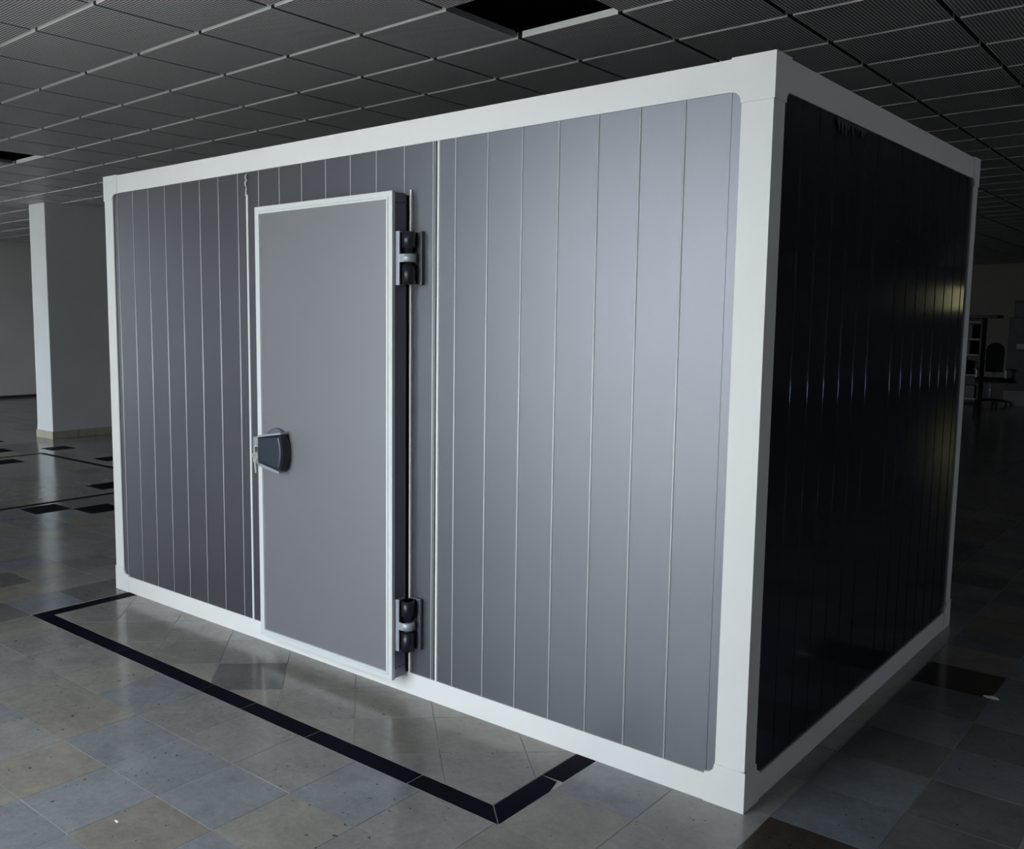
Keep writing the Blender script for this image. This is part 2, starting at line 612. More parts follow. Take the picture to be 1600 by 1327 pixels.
# strip round the bay in front of the cold room: mitred corners, joints as in the photo
xo0, xo1, yo = S_OUT
yi = yo + S_W
cuts = [-3.028, -2.849, -2.168, -1.875, -1.476, -0.943]
xs = [xo0] + cuts + [xo1]
for i in range(len(xs) - 1):
    l0, l1 = xs[i], xs[i + 1]
    u0 = l0 + (S_W if i == 0 else 0)
    u1 = l1 - (S_W if i == len(xs) - 2 else 0)
    black_pieces.append([(l0, yo), (l1, yo), (u1, yi), (u0, yi)])
black_pieces.append([(xo0, yo), (xo0 + S_W, yi), (xo0 + S_W, 0.25), (xo0, 0.25)])
black_pieces.append([(xo1, yo), (xo1, -0.300), (xo1 - 0.02, -0.228), (xo1 - S_W, -0.222), (xo1 - S_W, yi)])   # chipped end
black_pieces.append([(xo1 - 0.003, -0.218), (xo1, 0.25), (xo1 - S_W, 0.25), (xo1 - S_W, -0.222)])
# further border strips on the left of the hall
XL1, XL2, YL = -6.60, -9.55, 2.44
y = -4.6
while y < 9:
    black_pieces.append([(XL1 - 0.07, y), (XL1, y), (XL1, y + 0.62), (XL1 - 0.07, y + 0.62)])
    y += 0.62
y = -4.6
while y < YL - 0.1:
    y2 = min(y + 0.64, YL)
    black_pieces.append([(XL2 - 0.07, y), (XL2, y), (XL2, y2), (XL2 - 0.07, y2)])
    y = y2
x = XL2
while x < XL1 - 0.1:
    x2 = min(x + 0.60, XL1 - 0.07)
    black_pieces.append([(x, YL - 0.07), (x2, YL - 0.07), (x2, YL), (x, YL)])
    x = x2

# tile grid parallel to the room
XE = [0.073 - 0.3154 * k for k in range(-26, 60)]
YE = [-0.595 + 0.3195 * k for k in range(-15, 90)]
XE = sorted(x for x in XE if X_LEFT - 0.4 < x < X_RIGHT + 0.4)
tiles = []      # (polygon, material index)
rng = random.Random(11)
FIXED = {}


def fix(x, y, mi):
    FIXED[(round((x - 0.073) / 0.3154 - 0.5), round((y + 0.595) / 0.3195 - 0.5))] = mi


for (x, y, mi) in [(-1.33, -1.38, 3), (-1.95, -1.41, 3), (-1.64, -1.07, 0), (-1.33, -1.07, 0), (-1.02, -1.07, 2), (-1.64, -1.38, 0), (-1.02, -1.38, 0),
                   (-2.27, -1.07, 3), (-1.95, -1.07, 0), (-2.58, -0.75, 2), (-2.27, -0.75, 0), (-1.95, -0.75, 1), (-1.64, -0.75, 1), (-1.33, -0.75, 1),
                   (-1.02, -0.75, 0), (-0.7, -0.75, 1), (-0.39, -0.75, 2), (-0.7, -1.07, 1), (-0.39, -0.44, 3), (-0.39, -0.12, 0), (-0.07, -0.12, 1), (-0.07, -0.44, 2),
                   (0.23, -0.12, 6), (0.23, 0.20, 5), (0.23, 0.52, 5), (0.23, 0.84, 4), (0.54, 0.20, 4), (0.54, 0.52, 4), (0.23, 1.16, 5), (0.23, 1.48, 4), (0.86, 0.84, 4), (0.86, 1.16, 5), (0.54, 1.16, 4), (0.54, 1.48, 5),  # right of the room, grey and slate picks darken the floor for its shade
                   (0.23, 1.80, 6), (0.23, 2.12, 2), (0.54, 0.84, 5), (0.54, 1.80, 5), (-2.89, -0.75, 1), (-3.2, -0.75, 1), (-3.5, -0.75, 2), (-3.83, -0.44, 5),
                   (-3.83, -0.75, 4), (-4.15, -0.44, 3), (-3.5, -1.07, 2)]:
    fix(x, y, mi)
BLACK_TILES = [(-6.39, 0.81), (-6.08, 1.13), (-6.71, 0.18), (-8.6, 2.65), (-8.0, 2.9), (-8.9, 3.3), (-9.8, 2.9), (-10.1, 2.2), (-7.4, 2.65), (-9.2, 1.9), (-11.0, 2.3), (-7.05, 1.7)]
black_cells = {(round((x - 0.073) / 0.3154 - 0.5), round((y + 0.595) / 0.3195 - 0.5)) for x, y in BLACK_TILES}
holes = [(xo0, xo1, yo, BOX_D - 0.25)]
strip_rects = [(XL1 - 0.07, XL1, -4.6, 9.08), (XL2 - 0.07, XL2, -4.6, YL), (XL2, XL1 - 0.07, YL - 0.07, YL)]


def subtract_rect(rect, hole):
    x0, x1, y0, y1 = rect
    h0, h1, k0, k1 = hole
    if x1 <= h0 or x0 >= h1 or y1 <= k0 or y0 >= k1: return [rect]
    out = []
    if x0 < h0: out.append((x0, h0, y0, y1))
    if x1 > h1: out.append((h1, x1, y0, y1))
    a, c = max(x0, h0), min(x1, h1)
    if y0 < k0: out.append((a, c, y0, k0))
    if y1 > k1: out.append((a, c, k1, y1))
    return out


WEIGHTS = [0, 0, 0, 0, 1, 1, 1, 1, 2, 2, 2, 3, 4, 5, 5]
for i in range(len(XE) - 1):
    for j in range(len(YE) - 1):
        r = (max(XE[i], X_LEFT), min(XE[i + 1], X_RIGHT), max(YE[j], Y_FRONT), min(YE[j + 1], Y_BACK))
        if r[1] - r[0] < 0.02 or r[3] - r[2] < 0.02: continue
        cell = (round(((XE[i] + XE[i + 1]) / 2 - 0.073) / 0.3154 - 0.5), round(((YE[j] + YE[j + 1]) / 2 + 0.595) / 0.3195 - 0.5))
        mi = rng.choice(WEIGHTS)
        if -4.2 < r[0] < 0 and r[3] < -0.55 and mi > 3: mi = rng.choice([1, 2, 0])
        mi = FIXED.get(cell, mi)
        if r[1] < -5 and rng.random() < 0.35: mi = rng.choice([3, 4, 2])
        rects = [r]
        for hrect in holes + strip_rects:
            rects = [q for s in rects for q in subtract_rect(s, hrect)]
        for q in rects:
            if q[1] - q[0] < 0.012 or q[3] - q[2] < 0.012: continue
            poly = [(q[0], q[2]), (q[1], q[2]), (q[1], q[3]), (q[0], q[3])]
            if cell in black_cells: black_pieces.append(poly)
            else: tiles.append((poly, mi))

# diagonal tiles inside the black border
DSP = 0.4525
for a in range(-12, 12):
    for c in range(-12, 12):
        s0, s1 = -0.893 + DSP * a, -0.893 + DSP * (a + 1)
        d0, d1 = -0.660 + DSP * c, -0.660 + DSP * (c + 1)
        poly = [((s + d) / 2, (s - d) / 2) for s, d in ((s0, d0), (s1, d0), (s1, d1), (s0, d1))]
        poly = clip_rect(poly, xo0 + S_W, xo1 - S_W, yi, 0.22)
        if len(poly) >= 3 and area2(poly) > 2e-4:
            cx_, cy_ = sum(p[0] for p in poly) / len(poly), sum(p[1] for p in poly) / len(poly)
            mi = rng.choice([2, 2, 2, 2, 3, 1])
            if a == -4 and c == -3: mi = 4
            tiles.append((poly, mi))
# what lies under the cold room itself stays plain screed (never seen)


def tile_mesh(b, poly, mi=0, top=0.0, bot=-0.0025):
    n = len(poly)
    b.raw([(p[0], p[1], top) for p in poly] + [(p[0], p[1], bot) for p in poly],
          [tuple(range(n))] + [(i, n + i, n + (i + 1) % n, (i + 1) % n) for i in range(n)], mi)


ranked = []
for k, (poly, mi) in enumerate(tiles):
    ranked.append((seen_area([(p[0], p[1], 0) for p in poly]), k))
ranked.sort(reverse=True)
single = {k for a, k in ranked[:300] if a > 30}
cache = {}
rest = MB()
for k, (poly, mi) in enumerate(tiles):
    gap = GAP if rng.random() > 0.3 else GAP * 1.9
    if len(poly) != 4 or abs(poly[0][1] - poly[1][1]) > 1e-6: gap = GAP * 1.6
    if k in single:
        x0, y0 = min(p[0] for p in poly), min(p[1] for p in poly)
        loc = [(round(p[0] - x0, 4), round(p[1] - y0, 4)) for p in poly]
        key = (tuple(loc), gap)
        if key not in cache:
            tb = MB()
            tile_mesh(tb, shrink(loc, gap))
            cache[key] = tb.mesh('floor_tile', [TILE_MATS[0]])
        o = put('floor_tile', cache[key], floor, (x0, y0, 0))
        o.material_slots[0].link = 'OBJECT'
        o.material_slots[0].material = TILE_MATS[mi]
    else:
        tile_mesh(rest, shrink(poly, gap), mi)
o = rest.build('floor_tile_field', TILE_MATS, floor)
o['kind'] = 'stuff'
rb = [(seen_area([(p[0], p[1], 0) for p in poly]), poly) for poly in black_pieces]
restb = MB()
for a, poly in rb:
    sp = shrink(poly, 0.0020)
    if a > 20:
        tb = MB()
        x0, y0 = poly[0]
        tile_mesh(tb, [(p[0] - x0, p[1] - y0) for p in sp])
        tb.build('border_stone', M['black_stone'], floor, (x0, y0, 0))
    else:
        tile_mesh(restb, sp)
o = restb.build('border_stone_field', M['black_stone'], floor)
o['kind'] = 'stuff'

# ------------------------------------------------------------------ ceiling: perforated metal trays hung below a dark void
b = MB()
b.box(X_LEFT - W_T, X_RIGHT + W_T, Y_FRONT - W_T, Y_BACK + W_T, Z_ROOF - 0.02, Z_ROOF + 0.2)
ceiling = tag(b.build('ceiling', M['plenum']), 'suspended ceiling of square perforated grey metal trays with open joints', 'ceiling', kind='structure')
EI, EJ, E0 = Vector((0.6059, -0.0105)), Vector((-0.0089, 0.6082)), Vector((-3.1266, 0.7622))
T_GAP, T_H = 0.011, 0.034


def tray(b, loc=(0, 0)):
    u, v = EI.normalized(), EJ.normalized()
    lu, lv = EI.length - 2.4 * T_GAP, EJ.length - 2.6 * T_GAP
    o = Vector(loc) + u * T_GAP * 1.2 + v * T_GAP * 1.3
    c = [o, o + u * lu, o + u * lu + v * lv, o + v * lv]
    bot = [(p.x, p.y, Z_CEIL) for p in c]
    top = [(p.x, p.y, Z_CEIL + T_H) for p in c]
    uv = [(0, 0), (1, 0), (1, 1), (0, 1)]
    b.face(bot[::-1], 0, uv=uv[::-1])
    b.face(top, 1, uv=uv)
    for i in range(4):
        k = (i + 1) % 4
        b.face([bot[i], bot[k], top[k], top[i]], 1 if i in (0, 2) else 2, uv=uv)


MISSING = {(2, 0), (-8, 0)}
MISSING_PX = []
cells = []
for i in range(-26, 20):
    for j in range(-11, 46):
        p = E0 + EI * i + EJ * j
        q = [p, p + EI, p + EI + EJ, p + EJ]
        if min(c.x for c in q) < X_LEFT + 0.03 or max(c.x for c in q) > X_RIGHT or min(c.y for c in q) < Y_FRONT or max(c.y for c in q) > Y_BACK: continue
        if (i, j) in MISSING: continue
        cells.append((seen_area([(c.x, c.y, Z_CEIL) for c in q]), i, j))
cells.sort(reverse=True)
tb = MB()
tray(tb)
tray_me = tb.mesh('ceiling_tile', [M['perf'], M['flange'], M['flange_shaded']])
rest = MB()
for n, (a, i, j) in enumerate(cells):
    p = E0 + EI * i + EJ * j
    if n < 300 and a > 40:
        put('ceiling_tile', tray_me, ceiling, (p.x, p.y, 0))
    else:
        tray(rest, p)
o = rest.build('ceiling_tile_field', [M['perf'], M['flange'], M['flange_shaded']], ceiling)
o['kind'] = 'stuff'

# ------------------------------------------------------------------ cold room
room = tag(empty('cold_room', (-BOX_W / 2, 0, 0)), 'walk-in cold room of grey ribbed panels in a white frame standing on stone tiles', 'cold room')


def part(b, name, mats, parent=None):
    """mesh given in world coordinates, parented to the cold room (or to one of its parts)"""
    par = parent or room
    off = Vector((0, 0, 0))
    q = par
    while q is not None:
        off += q.location
        q = q.parent
    b.v = [(p[0] - off.x, p[1] - off.y, p[2] - off.z) for p in b.v]
    return b.build(name, mats, par)


FR = 0.098           # width of the white frame
REC = 0.006          # panels lie this far behind the frame face
Z0, Z1 = 0.05, BOX_H - 0.05
RIB_W, RIB_H, SHEET = 0.0075, 0.0020, 0.004


def strip_profile(u0, u1, rib=True):
    """flat strip with a small raised rib along its start; (along, out) outwards = -y on the front"""
    if rib:
        arc = [(u0 + RIB_W * (0.5 - 0.5 * math.cos(math.pi * k / 8)), -RIB_H * math.sin(math.pi * k / 8)) for k in range(9)]
        return arc + [(u1, 0), (u1, SHEET), (u0, SHEET)]
    return [(u0, 0), (u1, 0), (u1, SHEET), (u0, SHEET)]


def smooth_ribs(sb, rib):
    if rib:
        for k in range(8): sb.sm[2 + k] = True


def front_panel(x0, x1, ribs):
    core = MB()
    core.box(x0, x1, REC + SHEET, REC + 0.08, Z0, Z1)
    p = part(core, 'wall_panel', M['core'])
    edges = [x0] + ribs + [x1]
    for k in range(len(edges) - 1):
        sb = MB()
        sb.prism([(u, v + REC) for u, v in strip_profile(edges[k] + (0.0012 if edges[k] == -0.133 else 0.0), edges[k + 1], rib=(k > 0 and edges[k] != -0.133))], Z0, Z1, 'z')
        smooth_ribs(sb, k > 0 and edges[k] != -0.133)
        if k > 0 and edges[k] != -0.133:
            for n in range(6): sb.mi[2 + n] = 1
        part(sb, 'panel_strip', [M['panel'], M['rib']], p)
    return p


J1, J2 = -2.539, -1.324
front_panel(-BOX_W + 0.05, J1, [-3.71, -3.553, -3.398, -3.241, -3.088, -2.928, -2.771, -2.614])
front_panel(J1, J2, [-2.454, -2.302, -2.146, -1.986, -1.829, -1.673, -1.513, -1.357, -1.345])
front_panel(J2, -0.05, [-1.242, -1.085, -0.926, -0.768, -0.608, -0.449, -0.290, -0.133])
for jx in (J1, J2):
    jb = MB()
    zt = 2.303 if jx == J2 else 2.195
    jb.prism([(jx - 0.006, REC), (jx - 0.004, REC - 0.0045), (jx + 0.003, REC - 0.0045), (jx + 0.005, REC)], 0.092, zt, 'z')
    part(jb, 'joint_bead', M['bead'])
    if jx == J2:
        jb = MB()
        jb.prism([(jx - 0.018, REC), (jx - 0.016, REC - 0.004), (jx - 0.013, REC - 0.004), (jx - 0.012, REC)], 0.092, zt, 'z')
        part(jb, 'joint_bead', M['panel'])
# torn sealant at the top of the left joint
sb = MB()
rg = random.Random(3)
pts = [(J1 + rg.uniform(-0.009, 0.006), REC - 0.004, 2.19 + 0.0105 * k) for k in range(11)]
sb.tube(pts, [rg.uniform(0.002, 0.0055) for _ in pts], 7)
part(sb, 'sealant_smear', M['alu'])

# right side (plane x = 0), back and left sides, roof
RIBS_R = [0.251 + 0.1562 * k for k in range(15)]


def side_panel(y0, y1, ribs, xs):
    """xs = +1: right side at x = 0; -1: left side at x = -W"""
    xf = -REC if xs > 0 else -BOX_W + REC
    core = MB()
    core.box(*sorted((xf - xs * SHEET, xf - xs * 0.08)), y0, y1, Z0, Z1)
    p = part(core, 'wall_panel', M['core'])
    edges = [y0] + ribs + [y1]
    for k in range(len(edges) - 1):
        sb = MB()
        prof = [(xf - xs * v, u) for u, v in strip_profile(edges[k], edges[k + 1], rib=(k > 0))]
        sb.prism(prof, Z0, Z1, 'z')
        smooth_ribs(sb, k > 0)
        part(sb, 'panel_strip', M['panel_shaded_gloss'], p)


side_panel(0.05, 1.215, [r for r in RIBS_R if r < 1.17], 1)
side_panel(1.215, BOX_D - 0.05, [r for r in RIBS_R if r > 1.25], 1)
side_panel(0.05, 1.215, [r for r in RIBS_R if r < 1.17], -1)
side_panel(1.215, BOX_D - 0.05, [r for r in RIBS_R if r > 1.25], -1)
for x0, x1 in ((-BOX_W + 0.09, J1), (J1, J2), (J2, -0.09)):
    bb = MB()
    bb.box(x0, x1, BOX_D - 0.086, BOX_D - 0.006, Z0, Z1)
    part(bb, 'wall_panel', M['panel'])
    bb = MB()
    bb.box(x0, x1, 0.09, BOX_D - 0.09, BOX_H - 0.085, BOX_H - 0.006)
    part(bb, 'roof_panel', M['panel'])

# white frame: posts and rails are L-shaped profiles, caps at the corners
TK = 0.004


def mirror_y(y, back): return BOX_D - y if back else y


for back in (False, True):
    for left in (False, True):
        sx = (lambda x: -BOX_W - x) if left else (lambda x: x)
        b = MB()
        pw = 0.100 if not left else 0.082
        poly = [(sx(0), mirror_y(0, back)), (sx(-pw), mirror_y(0, back)), (sx(-pw), mirror_y(0.02, back)), (sx(-0.02), mirror_y(0.02, back)), (sx(-0.02), mirror_y(0.088, back)), (sx(0), mirror_y(0.088, back))]
        b.prism(poly, 0.11, BOX_H - 0.12, 'z')
        part(b, 'corner_post', M['frame'])
for back in (False, True):
    for top in (False, True):
        b = MB()
        z_o = BOX_H if top else 0.0
        z_i = BOX_H - FR if top else 0.094
        s = -1 if top else 1
        poly = [(mirror_y(0, back), z_o), (mirror_y(0, back), z_i), (mirror_y(0.02, back), z_i), (mirror_y(0.02, back), z_o + s * 0.02), (mirror_y(0.10, back), z_o + s * 0.02), (mirror_y(0.10, back), z_o)]
        b.prism(poly, -BOX_W + 0.11, -0.12, 'x')
        part(b, 'frame_rail', M['frame'])
for left in (False, True):
    for top in (False, True):
        b = MB()
        z_o = BOX_H if top else 0.0
        z_i = BOX_H - 0.100 if top else 0.090
        s = -1 if top else 1
        sx = (lambda x: -BOX_W - x) if left else (lambda x: x)
        poly = [(sx(0), z_o), (sx(0), z_i), (sx(-0.02), z_i), (sx(-0.02), z_o + s * 0.02), (sx(-0.10), z_o + s * 0.02), (sx(-0.10), z_o)]
        b.prism(poly, 0.11, BOX_D - 0.11, 'y')
        part(b, 'frame_rail', M['frame'])

CA = [math.radians(a) for a in (0, 15, 30, 45, 60, 75, 90)]


def cap_outline(wa, wz, rail, post, h):
    """corner plate in (along, height) measured from the corner; rounded inner corner"""
    r = 0.030
    pts = [(-TK, -TK), (wa, -TK), (wa, rail)]
    cx_, cz_ = post + r, rail + r
    for a in CA:
        pts.append((cx_ - r * math.sin(a), cz_ - r * math.cos(a)))
    pts.append((post, h))
    pts.append((-TK, h))
    out = []
    for p in pts:
        if not out or (abs(p[0] - out[-1][0]) + abs(p[1] - out[-1][1])) > 1e-6: out.append(p)
    return out


for back in (False, True):
    for left in (False, True):
        for top in (False, True):
            b = MB()
            sx = (lambda x: -BOX_W + x) if left else (lambda x: -x)
            sz = (lambda z: BOX_H - z) if top else (lambda z: z + 0.004)
            pw = 0.102 if not left else 0.084
            o1 = cap_outline(0.135, 0, FR + 0.002, pw, 0.135)
            o2 = cap_outline(0.120, 0, FR + 0.002, 0.090, 0.135)
            yo_, yi_ = mirror_y(-TK, back), mirror_y(0.012, back)
            b.face([(sx(u), yo_, sz(v)) for u, v in o1])
            for k in range(1, len(o1) - 1):
                (u0, v0), (u1, v1) = o1[k], o1[k + 1]
                b.face([(sx(u0), yo_, sz(v0)), (sx(u1), yo_, sz(v1)), (sx(u1), yi_, sz(v1)), (sx(u0), yi_, sz(v0))])
            xo_, xi_ = sx(-TK), sx(0.012)
            b.face([(xo_, mirror_y(u, back), sz(v)) for u, v in o2])
            for k in range(1, len(o2) - 1):
                (u0, v0), (u1, v1) = o2[k], o2[k + 1]
                b.face([(xo_, mirror_y(u0, back), sz(v0)), (xo_, mirror_y(u1, back), sz(v1)), (xi_, mirror_y(u1, back), sz(v1)), (xi_, mirror_y(u0, back), sz(v0))])
            b.face([(sx(-TK), yo_, sz(-TK)), (sx(0.135), yo_, sz(-TK)), (sx(0.135), mirror_y(0.12, back), sz(-TK)), (sx(-TK), mirror_y(0.12, back), sz(-TK))])
            part(b, 'corner_cap', M['frame'])

# torn film along the top of the dark side
rg = random.Random(5)
b = MB()
for k in range(9):
    yy = 0.55 + 0.035 * k
    zz = 2.295
    b.face([(0.0005, yy, zz), (0.0008, yy + 0.04, zz), (0.002, yy + 0.02 + rg.uniform(-0.01, 0.01), zz - rg.uniform(0.015, 0.06))])
part(b, 'torn_film', M['core'])

# ---- door
DX0, DX1, DZ0, DZ1 = -2.352, -1.479, 0.082, 2.113
DY = -0.100
b = MB()
EDGE = 0.034
b.box(DX0 + 0.006, DX1 - 0.0005, DY + 0.004, -0.018, DZ0 + 0.006, DZ1 - 0.004, mi=0)
door = part(b, 'door', [M['door'], M['door_edge']])
for p in door.data.polygons:
    if abs(p.normal.x) > 0.9 or abs(p.normal.z) > 0.9: p.material_index = 1


def door_profile(kind):
    e, d = EDGE, 0.004
    pr = MB()
    # outer flat + raised inner lip, mitred
    o = [(DX0, DZ0), (DX1, DZ0), (DX1, DZ1), (DX0, DZ1)]

    def ins(t):
        return [(DX0 + t, DZ0 + t), (DX1 - t, DZ0 + t), (DX1 - t, DZ1 - t), (DX0 + t, DZ1 - t)]
    rings = [(ins(0.0), DY + 0.016), (ins(0.0), DY), (ins(e * 0.62), DY), (ins(e * 0.70), DY - 0.003), (ins(e * 0.95), DY - 0.003), (ins(e), DY + 0.005)]
    i = kind
    k = (i + 1) % 4
    v = []
    for ring, yy in rings:
        v += [(ring[i][0], yy, ring[i][1]), (ring[k][0], yy, ring[k][1])]
    f = [(2 * n, 2 * n + 1, 2 * n + 3, 2 * n + 2) for n in range(len(rings) - 1)]
    n = len(rings)
    f.append(tuple(2 * q for q in range(n)))
    f.append(tuple(2 * q + 1 for q in range(n))[::-1])
    f.append((0, 2 * n - 2, 2 * n - 1, 1))
    pr.raw(v, f)
    return pr


for k in range(4):
    part(door_profile(k), 'edge_profile', M['alu'], door)
for zz in (DZ0 + 0.05, DZ1 - 0.045):
    for n in range(3):
        b = MB()
        b.cyl((DX1 - 0.001, DY + 0.024 + n * 0.022, zz + n * 0.002), (DX1 + 0.0015, DY + 0.024 + n * 0.022, zz + n * 0.002), 0.0042, n=10)
        part(b, 'screw', M['screw'], door)
# gasket and white door frame on the wall
b = MB()
b.box(DX0 + 0.02, DX1 - 0.006, -0.018, 0.004, DZ0 + 0.02, DZ1 - 0.01)
part(b, 'door_gasket', M['gasket'])
b = MB()
fx = DX1 + 0.006
b.box(fx, fx + 0.009, -0.003, 0.008, 0.0945, DZ1 + 0.012)
part(b, 'door_frame', M['frame'])

# ---- hinges
for zc, h in ((1.847, 0.216), (0.322, 0.222)):
    hg = empty('hinge', (DX1 + 0.03 + BOX_W / 2, -0.035, zc), room)
    z0, z1 = zc - h / 2, zc + h / 2
    b = MB()
    b.box(DX1 + 0.0016, DX1 + 0.006, -0.082, -0.028, z0, z1, bev=0.0018)      # plate on the door edge
    b.box(DX1 + 0.006, DX1 + 0.022, -0.082, -0.074, z0, z1, bev=0.002)
    part(b, 'hinge_plate', M['zinc'], hg)
    b = MB()
    b.box(DX1 + 0.018, DX1 + 0.080, -0.012, 0.0045, z0, z1, bev=0.003)
    b.box(DX1 + 0.052, DX1 + 0.060, -0.026, -0.012, zc - 0.028, zc + 0.028, bev=0.002)
    part(b, 'hinge_plate', M['dark_plate'], hg)
    cx_, cy_ = DX1 + 0.046, -0.052
    for s in (-1, 1):
        b = MB()
        za, zb = (zc + 0.020, z1 - 0.004) if s > 0 else (z0 + 0.004, zc - 0.020)
        zz0, zz1 = (za + 0.02, zb) if s > 0 else (za, zb - 0.008)
        b.cyl((cx_, cy_, zz0), (cx_, cy_, zz1), 0.0275, n=24)
        b.cyl((cx_, cy_, za), (cx_, cy_, zb), 0.018, n=20)
        b.box(DX1 + 0.012, cx_, -0.066, -0.020, zz0, zz1, bev=0.003)
        b.box(cx_ - 0.01, DX1 + 0.058, -0.034, -0.006, zz1 - 0.018 if s > 0 else zz0, zz1 if s > 0 else zz0 + 0.018, bev=0.003)
        b.box(cx_ - 0.02, cx_ + 0.004, cy_, -0.006, zz0, zz1)
        part(b, 'hinge_barrel', M['black_plastic'], hg)
    b = MB()
    b.cyl((cx_, cy_, zc - 0.016), (cx_, cy_, zc + 0.016), 0.029, n=24)
    b.box(DX1 + 0.008, cx_, cy_ - 0.029, cy_ - 0.004, zc - 0.016, zc + 0.016)
    part(b, 'hinge_knuckle', M['zinc'], hg)

# ---- handle
HZ = 0.995
hd = empty('door_handle', (-2.215 + BOX_W / 2, DY, HZ), room)
b = MB()


def rr(cx, cz, w, h, r, n=6, taper=0.0):
    pts = []
    for (sx_, sz_, a0) in ((1, 1, 0), (-1, 1, 90), (-1, -1, 180), (1, -1, 270)):
        for k in range(n + 1):
            a = math.radians(a0 + 90 * k / n)
            pts.append((cx + sx_ * (w / 2 - r) + r * math.cos(a), cz + sz_ * (h / 2 - r) + r * math.sin(a)))
    return pts


# round escutcheon
def loft(b, rings, mi=0, smooth=True):
    """rings: list of (outline [(x,z)...], y)"""
    n = len(rings[0][0])
    v = []
    for ol, yy in rings:
        v += [(x, yy, z) for x, z in ol]
    f = []
    for r in range(len(rings) - 1):
        for i in range(n):
            f.append((r * n + i, r * n + (i + 1) % n, (r + 1) * n + (i + 1) % n, (r + 1) * n + i))
    b.raw(v, f, mi, smooth)
    b.raw(v, [tuple(range(n))], mi)
    b.raw(v, [tuple(range((len(rings) - 1) * n, len(rings) * n))[::-1]], mi)


def ell(cx, cz, rx, rz, n=40):
    return [(cx + rx * math.cos(2 * math.pi * k / n), cz + rz * math.sin(2 * math.pi * k / n)) for k in range(n)]


ex, ez = -2.208, HZ + 0.002
loft(b, [(ell(ex, ez, 0.092, 0.104), DY + 0.006), (ell(ex, ez, 0.092, 0.104), DY - 0.010), (ell(ex, ez, 0.086, 0.098), DY - 0.016)])
part(b, 'handle_base', M['dark_plate'], hd)
# grip: a paddle, tall and curved at the free end, narrow at the lock
def paddle(s, dx=0.0):
    xl, xr = -2.292 + dx, -2.128 + dx
    pts = []
    for k in range(11):                     # curved free end
        t = -1 + 2 * k / 10
        pts.append((xr + 0.016 * (1 - t * t) * s, ez + 0.082 * t * s))
    pts += [(xr - 0.055, ez + 0.078 * s), (xr - 0.11, ez + 0.069 * s), (xl, ez + 0.058 * s), (xl, ez - 0.058 * s), (xr - 0.11, ez - 0.069 * s), (xr - 0.055, ez - 0.078 * s)]
    return pts


b = MB()
loft(b, [(paddle(1.0), DY - 0.014), (paddle(1.0), DY - 0.040), (paddle(0.96), DY - 0.048)], smooth=False)
part(b, 'handle_grip', M['black_plastic'], hd)
b = MB()


def face_plate(s):
    cx, cz = -2.222, ez
    return [(cx + (x - cx) * s, cz + (z - cz) * s) for x, z in paddle(0.95)]


loft(b, [(face_plate(0.92), DY - 0.046), (face_plate(0.90), DY - 0.053), (face_plate(0.84), DY - 0.056)], smooth=False)
part(b, 'handle_face', M['grip'], hd)
b = MB()
b.box(-2.340, -2.288, DY - 0.040, DY + 0.004, ez - 0.070, ez + 0.056, bev=0.004)
b.prism([(-2.300, ez + 0.056), (-2.300, ez + 0.066), (-2.135, ez + 0.092), (-2.128, ez + 0.084), (-2.290, ez + 0.058)], DY - 0.046, DY - 0.004, 'y')
b.prism([(-2.300, ez - 0.058), (-2.300, ez - 0.074), (-2.270, ez - 0.082), (-2.150, ez - 0.098), (-2.140, ez - 0.090), (-2.270, ez - 0.066)], DY - 0.046, DY - 0.004, 'y')
part(b, 'lock_plate', M['zinc'], hd)
b = MB()
b.cyl((-2.312, DY - 0.036, ez + 0.004), (-2.312, DY - 0.044, ez + 0.004), 0.015, n=18)
part(b, 'lock_cylinder', M['steel'], hd)

# ---- keys hanging in the lock
key = tag(empty('key', (-2.285, DY - 0.056, ez - 0.115)), 'small bunch of bright steel keys hanging from the door lock', 'keys')
kx, ky, kz = -2.285, DY - 0.044, ez


def kpart(b, name):
    off = key.location
    b.v = [(p[0] - off.x, p[1] - off.y, p[2] - off.z) for p in b.v]
    return b.build(name, M['steel'], key)


b = MB()
b.box(kx - 0.0015, kx + 0.0015, ky - 0.016, ky + 0.010, kz - 0.004, kz + 0.010)
b.box(kx - 0.0018, kx + 0.0018, ky - 0.032, ky - 0.014, kz - 0.010, kz + 0.016, bev=0.0008)
kpart(b, 'key_bow')
b = MB()
ring = [(kx + 0.016 * math.sin(2 * math.pi * k / 20), ky - 0.026 + 0.003 * math.cos(2 * math.pi * k / 10), kz - 0.026 + 0.017 * math.cos(2 * math.pi * k / 20)) for k in range(21)]
b.tube(ring, [0.0022] * 21, 7)
kpart(b, 'key_ring')
b = MB()
b.cyl((kx - 0.004, ky - 0.028, kz - 0.046), (kx - 0.004, ky - 0.024, kz - 0.046), 0.012, n=18)
b.prism([(kx - 0.009, kz - 0.055), (kx + 0.002, kz - 0.055), (kx + 0.004, kz - 0.078), (kx + 0.008, kz - 0.080), (kx + 0.004, kz - 0.086), (kx + 0.008, kz - 0.094), (kx + 0.004, kz - 0.108), (kx - 0.003, kz - 0.104), (kx - 0.006, kz - 0.07)], ky - 0.028, ky - 0.025, 'y')
kpart(b, 'key_blade')

# ------------------------------------------------------------------ column
CX0, CX1, CY0, CY1 = -11.14, -10.715, 3.13, 4.75
column = tag(empty('column', ((CX0 + CX1) / 2, (CY0 + CY1) / 2, 0)), 'white plastered pier with a beige stone skirting on the polished floor', 'column')


def cpart(b, name, mt):
    off = column.location
    b.v = [(p[0] - off.x, p[1] - off.y, p[2] - off.z) for p in b.v]
    return b.build(name, mt, column)


